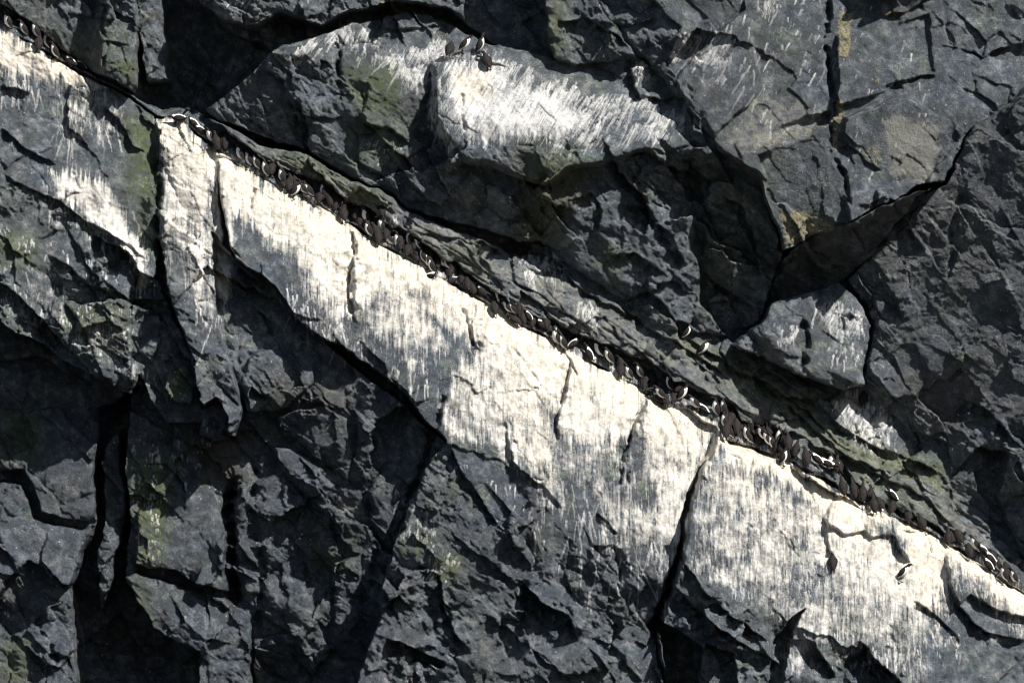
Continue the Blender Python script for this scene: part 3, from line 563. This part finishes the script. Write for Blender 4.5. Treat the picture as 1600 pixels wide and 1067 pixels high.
def loft(name, spine, white=None, ns=14, mats=(M_BACK,), up=None):
    """spine rows: (x, y, z, half width, half depth); white(i, angle) picks the belly"""
    vs, fs, mi = [], [], []
    n = len(spine)
    for i, (x, y, z, rw, rd) in enumerate(spine):
        a = Vector(spine[max(i-1,0)][:3]); b = Vector(spine[min(i+1,n-1)][:3]); t = (b-a).normalized()
        side = Vector((1,0,0)); side = (side-t*side.dot(t)).normalized(); fr = t.cross(side)*-1      # fr points to the breast
        if fr.y < 0 and abs(t.z) > .3: fr = -fr
        for k in range(ns):
            q = 2*math.pi*k/ns; p = Vector((x,y,z))+side*rw*math.sin(q)+fr*rd*math.cos(q); vs.append(p)
    for i in range(n-1):
        for k in range(ns):
            k2 = (k+1) % ns; fs.append((i*ns+k, i*ns+k2, (i+1)*ns+k2, (i+1)*ns+k))
            q = 2*math.pi*(k+.5)/ns; mi.append(1 if white and white(i, q) else 0)
    fs.append(tuple(range(ns))[::-1]); mi.append(0); fs.append(tuple((n-1)*ns+k for k in range(ns))); mi.append(0)
    me = bpy.data.meshes.new(name); me.from_pydata([tuple(v) for v in vs], [], fs)
    for m in mats: me.materials.append(m)
    me.polygons.foreach_set('material_index', mi); me.polygons.foreach_set('use_smooth', [True]*len(fs)); me.update()
    return me
def part(name, me, parent):
    o = bpy.data.objects.new(name, me); S.collection.objects.link(o); o.parent = parent; return o
def bend(p, ang, piv):
    y, z = p[1]-piv[0], p[2]-piv[1]; c, s = math.cos(ang), math.sin(ang)
    return (p[0], piv[0]+y*c+z*s, piv[1]-y*s+z*c)
def make_bird(kind):
    pitch = {'B':8, 'H':16, 'U':2, 'T':6, 'S':9, 'C':62, 'N':30}[kind]
    trunk = [(0,-.075,.030,.010,.006), (0,-.068,.050,.026,.018), (0,-.052,.085,.047,.042), (0,-.030,.125,.066,.062), (0,-.010,.175,.078,.072), (0,.005,.225,.079,.070), (0,.014,.265,.070,.060),
             (0,.020,.298,.052,.047)]
    if kind == 'H':  head = [(0,.034,.322,.038,.036), (0,.056,.336,.034,.034), (0,.084,.334,.032,.031), (0,.108,.318,.024,.022), (0,.122,.300,.010,.010)]; bt, bd = (0,.118,.305), (0,.55,-.8)
    elif kind == 'U': head = [(0,.024,.326,.036,.034), (0,.028,.352,.029,.029), (0,.036,.380,.029,.031), (0,.048,.405,.026,.028), (0,.058,.425,.011,.011)]; bt, bd = (0,.056,.420), (0,.38,.92)
    elif kind == 'T': head = [(0,.024,.326,.036,.034), (.0,.030,.352,.029,.029), (-.006,.034,.376,.029,.031), (-.026,.036,.392,.026,.026), (-.048,.038,.396,.012,.012)]; bt, bd = (-.042,.037,.396), (-.98,.1,.05)
    elif kind == 'C': head = [(0,.028,.322,.040,.038), (0,.034,.345,.034,.036), (0,.030,.372,.031,.034), (0,.040,.392,.026,.026), (0,.052,.404,.011,.011)]; bt, bd = (0,.05,.402), (0,.5,.8)
    else:            head = [(0,.026,.326,.037,.034), (0,.032,.350,.029,.029), (0,.044,.374,.029,.031), (0,.064,.388,.027,.026), (0,.086,.392,.012,.012)]; bt, bd = (0,.080,.391), (0,.97,.15)
    sp = trunk+head; n = len(trunk)
    a = math.radians(pitch); piv = (0,.05); sp = [(*bend(p, a, piv), p[3], p[4]) for p in sp]
    if kind == 'C': sp = [(x, y-.05, z-.02, r, d) for x, y, z, r, d in sp]
    root = bpy.data.objects.new('guillemot', None); S.collection.objects.link(root); root.empty_display_size = .1
    def wt(i, q): return 1 <= i < n and math.cos(q) > (-.12 if i < n-1 else .35)
    body = part('body', loft('guillemot_body', sp, wt, 16, (M_BACK, M_WHITE)), root)
    for s in (-1, 1):
        w = [(s*.062,.012,.272,.006,.012), (s*.073,.006,.240,.010,.036), (s*.077,-.008,.195,.011,.050), (s*.070,-.024,.150,.010,.046), (s*.056,-.042,.108,.008,.030), (s*.048,-.054,.075,.006,.014), (s*.036,-.066,.050,.003,.004)]
        w = [(*bend(p, a, piv), p[3], p[4]) for p in w]
        if kind == 'C': w = [(x, y-.05, z-.02, r, d) for x, y, z, r, d in w]
        part('wing', loft('guillemot_wing', w, lambda i, q: i == 5 and math.cos(q) > .6, 10, (M_WING, M_WHITE)), root)
    b0 = Vector(bend(bt, a, piv)); d = Vector((bd[0], *(lambda v: (v[1], v[2]))(bend((0,bd[1],bd[2]), a, (0,0)))))
    if kind == 'C': b0 += Vector((0,-.05,-.02))
    d = d.normalized(); rows = []
    for f, r in ((0,.009), (.35,.0075), (.7,.005), (1,.0012)):
        p = b0+d*.052*f+Vector((0,0,-.003*f*f)); rows.append((p.x, p.y, p.z, r*.7, r))
    me = bpy.data.meshes.new('bill'); vs = []
    u = d.orthogonal().normalized(); v = d.cross(u)
    for x, y, z, rw, rd in rows:
        for k in range(8): q = k*math.pi/4; vs.append(tuple(Vector((x,y,z))+u*rd*math.cos(q)+v*rw*math.sin(q)))
    fs = [(i*8+k, i*8+(k+1)%8, (i+1)*8+(k+1)%8, (i+1)*8+k) for i in range(3) for k in range(8)]+[tuple(range(24,32))]
    me.from_pydata(vs, [], fs); me.materials.append(M_BILL); me.update(); part('bill', me, root)
    for s in (-1, 1):                                            # short leg and three webbed toes
        x = s*.030; vs = [(x-.007,-.012,.075),(x+.007,-.012,.075),(x+.007,.004,.075),(x-.007,.004,.075),(x-.006,-.010,.006),(x+.006,-.010,.006),(x+.006,.004,.006),(x-.006,.004,.006)]
        fs = [(0,1,5,4),(1,2,6,5),(2,3,7,6),(3,0,4,7),(3,2,1,0),(4,5,6,7)]
        b = len(vs); vs += [(x-.006,-.012,.010),(x+.006,-.012,.010),(x+.026,.036,.003),(x+.010,.044,.004),(x,.050,.003),(x-.010,.044,.004),(x-.026,.036,.003),
                            (x-.006,-.012,-.002),(x+.006,-.012,-.002),(x+.026,.036,-.002),(x+.010,.044,-.002),(x,.050,-.002),(x-.010,.044,-.002),(x-.026,.036,-.002)]
        fs += [tuple(b+k for k in range(7)), tuple(b+7+k for k in range(7))[::-1]]+[(b+k, b+(k+1)%7, b+7+(k+1)%7, b+7+k) for k in range(7)]
        me = bpy.data.meshes.new('foot'); me.from_pydata(vs, [], fs); me.materials.append(M_FOOT); me.update(); part('foot', me, root)
    return root

# x, y of the tail on the survey grid, posture, heading (0 = to the rock, + = to the left), lean (+ = head to the right)
BIRDS = """
12 47 S 70 -16;38 57 S 60 -22;57 62 S 70 -20;59 81 H 10 8;70 76 S 65 -8;86 93 S 50 -18;110 103 C 80 28;124 108 C 95 32
286 191 C 85 -5;304 200 C 80 30;316 212 C 85 24;332 226 S 75 -25;341 237 U 20 -6;353 236 T -10 0;389 262 S 70 -14;402 268 S 65 -16
376 254 S 70 -14;415 279 S 60 -10;425 277 H 0 0;440 291 S 55 -8;433 270 T 10 0;452 301 H 0 4;449 280 S 60 -24;466 289 H -10 3;459 310 S -60 32;477 307 S 60 -26;487 311 S 70 -30;498 320 H -12 8
510 318 S 60 -14;517 324 T 20 -8;524 331 B 0 0;531 326 B 10 -4;538 348 H 8 0;534 336 S 70 -10;554 344 H -15 4;549 330 T 20 4;568 341 S 60 -8;571 352 S 80 -14;578 360 H 20 -8;577 372 S 60 -16
592 362 T 10 -16;589 384 H 20 14;603 378 H 0 2;598 367 S 70 -20;613 386 S 75 -36;622 379 C 80 -20;626 393 B 0 -4;635 403 H -8 8;635 386 S 60 4;646 392 B 0 6;650 402 B 20 0;658 395 S 65 -30;661 413 S 50 -12
668 420 S 70 -16;673 408 T 10 -6;680 434 C 50 -30;684 422 H 0 -6;694 420 S 70 -26;703 435 H 0 0;700 424 S 60 -20;713 441 C 80 -30;722 446 B -10 -4;733 456 H 0 -12;742 462 H 20 -16
753 464 C 82 34;764 472 C 84 36;774 494 H 10 -4;781 478 S 65 -22;788 490 C 80 40;797 492 S 60 -30;812 510 H 40 -26;804 494 S 65 -28;824 502 C 80 48;832 514 H -10 -4;846 515 C 84 36;860 527 T 10 -8;872 530 S 70 -20
868 540 S 80 -14;880 549 S 65 -16;894 545 C -80 -28;918 561 C 84 52;938 560 S 70 -24;954 571 S 60 -22;968 591 H 6 10;984 595 S 75 -22;976 580 T 10 -20;1001 593 S 60 -20;1006 611 H -4 6
1017 605 H 0 8;1020 615 C 80 -30;1030 630 C 85 24;1037 626 S 60 -36;1045 612 S 50 -10;1051 634 H -10 4;1041 636 H 20 0;1056 615 B -30 20;1062 628 S -60 30;1090 641 S 70 -36;1099 646 C 80 30
1115 651 S 60 -4;1128 650 S 60 -6;1133 661 B 10 -4;1143 664 B 0 0;1130 686 H 10 14;1142 687 S 50 -20;1138 672 H 0 0;1152 668 T -10 0;1158 674 H 10 -2;1153 692 H 0 0;1150 680 B 10 4;1168 676 S 60 8
1165 690 S 70 -10;1174 696 S 55 -26;1178 682 B 20 -20;1186 684 H -20 8;1184 700 H 0 10;1194 686 B 0 6;1193 690 S 60 -24;1201 699 S 55 -22;1204 688 T 10 -8;1213 711 U -55 20;1210 696 S 60 10;1222 726 S -58 14
1226 700 U 0 0;1234 719 H -4 0;1240 714 B -20 4;1230 704 T 10 0;1258 727 T 10 -4;1263 750 B 10 -2;1275 724 C 84 30;1290 730 C 80 28;1283 726 C -80 30;1303 743 U -30 4;1297 736 S 70 -8;1314 739 B 10 -12
1318 774 U 5 -12;1335 778 U 0 -12;1345 784 U -4 2;1356 786 T 20 10;1364 801 U 0 -6;1378 797 H 20 -14;1391 803 H 0 10;1394 781 C 74 40;1418 804 U -6 0;1420 817 H 0 0;1443 827 T 30 -14;1480 852 U 0 -2;1490 849 H 20 -24
1503 849 U 10 -22;1513 872 H 10 -4;1524 862 S 70 -24;1535 868 C 78 38;1540 888 C 82 40;1552 884 T 10 -10;1557 894 S 60 -16;1565 908 S 50 -14;1582 912 S 60 -18;1572 900 H 0 -8;1545 878 C 84 34
"""
LONE = [
 (700, 93, 'H', -12, 10, 'guillemot with its back turned, leftmost of four on the white-streaked boulder top'),
 (722, 85, 'S', -65, 34, 'guillemot leaning right with a white breast, second from the left of the boulder four'),
 (750, 87, 'U', -50, 22, 'guillemot with bill raised and white flank, upper right of the four on the boulder'),
 (765, 112, 'T', 20, -14, 'dark guillemot looking left on the cream stain, lowest of the four on the boulder'),
 (1297, 889, 'B', 0, 0, 'lone guillemot with its back turned, low down on the whitened right slab'),
 (1402, 904, 'S', -80, 36, 'lone guillemot leaning right with a white breast below the hanging grey rib'),
 (1070, 531, 'S', -60, 26, 'lone guillemot with a white breast in the upper notch of the grey strata'),
 (1094, 557, 'S', -75, 34, 'pale-fronted lone guillemot on the strata just below and right of the notch bird'),
 (1350, 637, 'U', -20, 2, 'lone guillemot with bill raised on the white perch under the right wall'),
 (598, 341, 'H', -6, -4, 'lone guillemot on a small white shelf just above the packed diagonal row')]
CLUSTERS = [(0, 200, 'top left end of ledge'), (200, 362, 'group above the narrow white pillar'), (362, 470, 'row above the pale slab corner'), (470, 560, 'row left of the dark groove'),
 (560, 655, 'row right of the dark groove'), (655, 748, 'row above the yellowish slab edge'), (748, 850, 'row above the short wet streak'), (850, 962, 'sparse shaded part of ledge'),
 (962, 1012, 'group around the rusty bird'), (1012, 1108, 'huddle under smooth grey overhang'), (1108, 1190, 'double row beside the blue cleft'), (1190, 1245, 'crowd with two white breasts'),
 (1245, 1316, 'group before the black hollow'), (1316, 1430, 'open row on cream rock'), (1430, 1508, 'trio on lower cream rock'), (1508, 1700, 'bottom right end of ledge')]
CLUSTERS = [(a, b, w, 'guillemots, '+w) for a, b, w in CLUSTERS]
LOOK = {'B':'back-turned guillemot', 'H':'bowed brown guillemot', 'U':'guillemot with raised bill', 'T':'guillemot looking left', 'S':'white-flanked guillemot', 'C':'crouching guillemot', 'N':'leaning guillemot'}
ORD = 'first second third fourth fifth sixth seventh eighth ninth tenth eleventh twelfth thirteenth fourteenth fifteenth sixteenth seventeenth eighteenth nineteenth twentieth'.split()
protos = {}
def place_bird(x, y, kind, yaw, lean, label, group, size=1.):
    if kind not in protos: root = protos[kind] = make_bird(kind); kids = None
    else:
        src = protos[kind]; root = src.copy(); S.collection.objects.link(root)
        for ch in src.children:
            c = ch.copy(); S.collection.objects.link(c); c.parent = root
    if kind == 'S' or (kind == 'U' and abs(yaw) > 45): lean += 20 if yaw > 0 else -20      # the trunk leans by itself
    # stand on the rock: nearest rock surface under the feet
    hh = max(H_at(x+dx, y+dy) for dx in (-3,0,3) for dy in (0,3))
    base = P(x, y, hh)
    M = Matrix.Rotation(math.radians(lean), 4, 'Y') @ Matrix.Rotation(math.radians(yaw), 4, 'Z') @ Matrix.Diagonal((size*1.06, size, size, 1))
    root.matrix_world = Matrix.Translation(base) @ M
    root['label'] = label; root['category'] = 'seabird'; root['group'] = group
    return root
rows = [r.split() for ln in BIRDS.strip().splitlines() for r in ln.split(';')]
rows0 = [(float(a), float(b)) for a, b, k, c, d in rows]
rf = random.Random(12)
for q in list(range(388, 860, 8))+list(range(1112, 1240, 8)):      # the back of the crowd, half hidden by the front row
    ly = float(np.interp(q, [p[0] for p in LEDGE], [p[1] for p in LEDGE]))-rf.uniform(1, 9); xx = q+rf.uniform(-2, 2)
    if min(math.hypot(xx-a, ly-b) for a, b in rows0) < 7.0: continue
    kk = rf.choice('BBHTSSU'); rows0.append((xx, ly))
    rows.append((xx, ly, kk, rf.uniform(50, 75) if kk == 'S' else rf.uniform(-25, 25), rf.uniform(-22, 6)))
rows = sorted([(float(a), float(b), k, float(c), float(d)) for a, b, k, c, d in rows])
rb = random.Random(3)
for lo, hi, where, grp in CLUSTERS:
    for kind in 'BHUTSC':
        mem = [r for r in rows if lo <= r[0] < hi and r[2] == kind]
        for i, (x, y, k, yw, ln) in enumerate(mem):
            if len(mem) == 1: lab = 'only '+LOOK[k]+', '+where
            else: lab = ORD[i]+' '+LOOK[k]+' from left, '+where
            place_bird(x, y+1, k, (yw+(42 if yw > 0 else -42) if k == 'S' else yw)+rb.uniform(-6,6), ln, lab, grp, rb.uniform(1.12, 1.28))
for x, y, k, yw, ln, lab in LONE: place_bird(x, y+1, k, yw+(-35 if yw < -45 else 0), ln, lab, 'guillemots standing apart from the ledge row', 1.25)
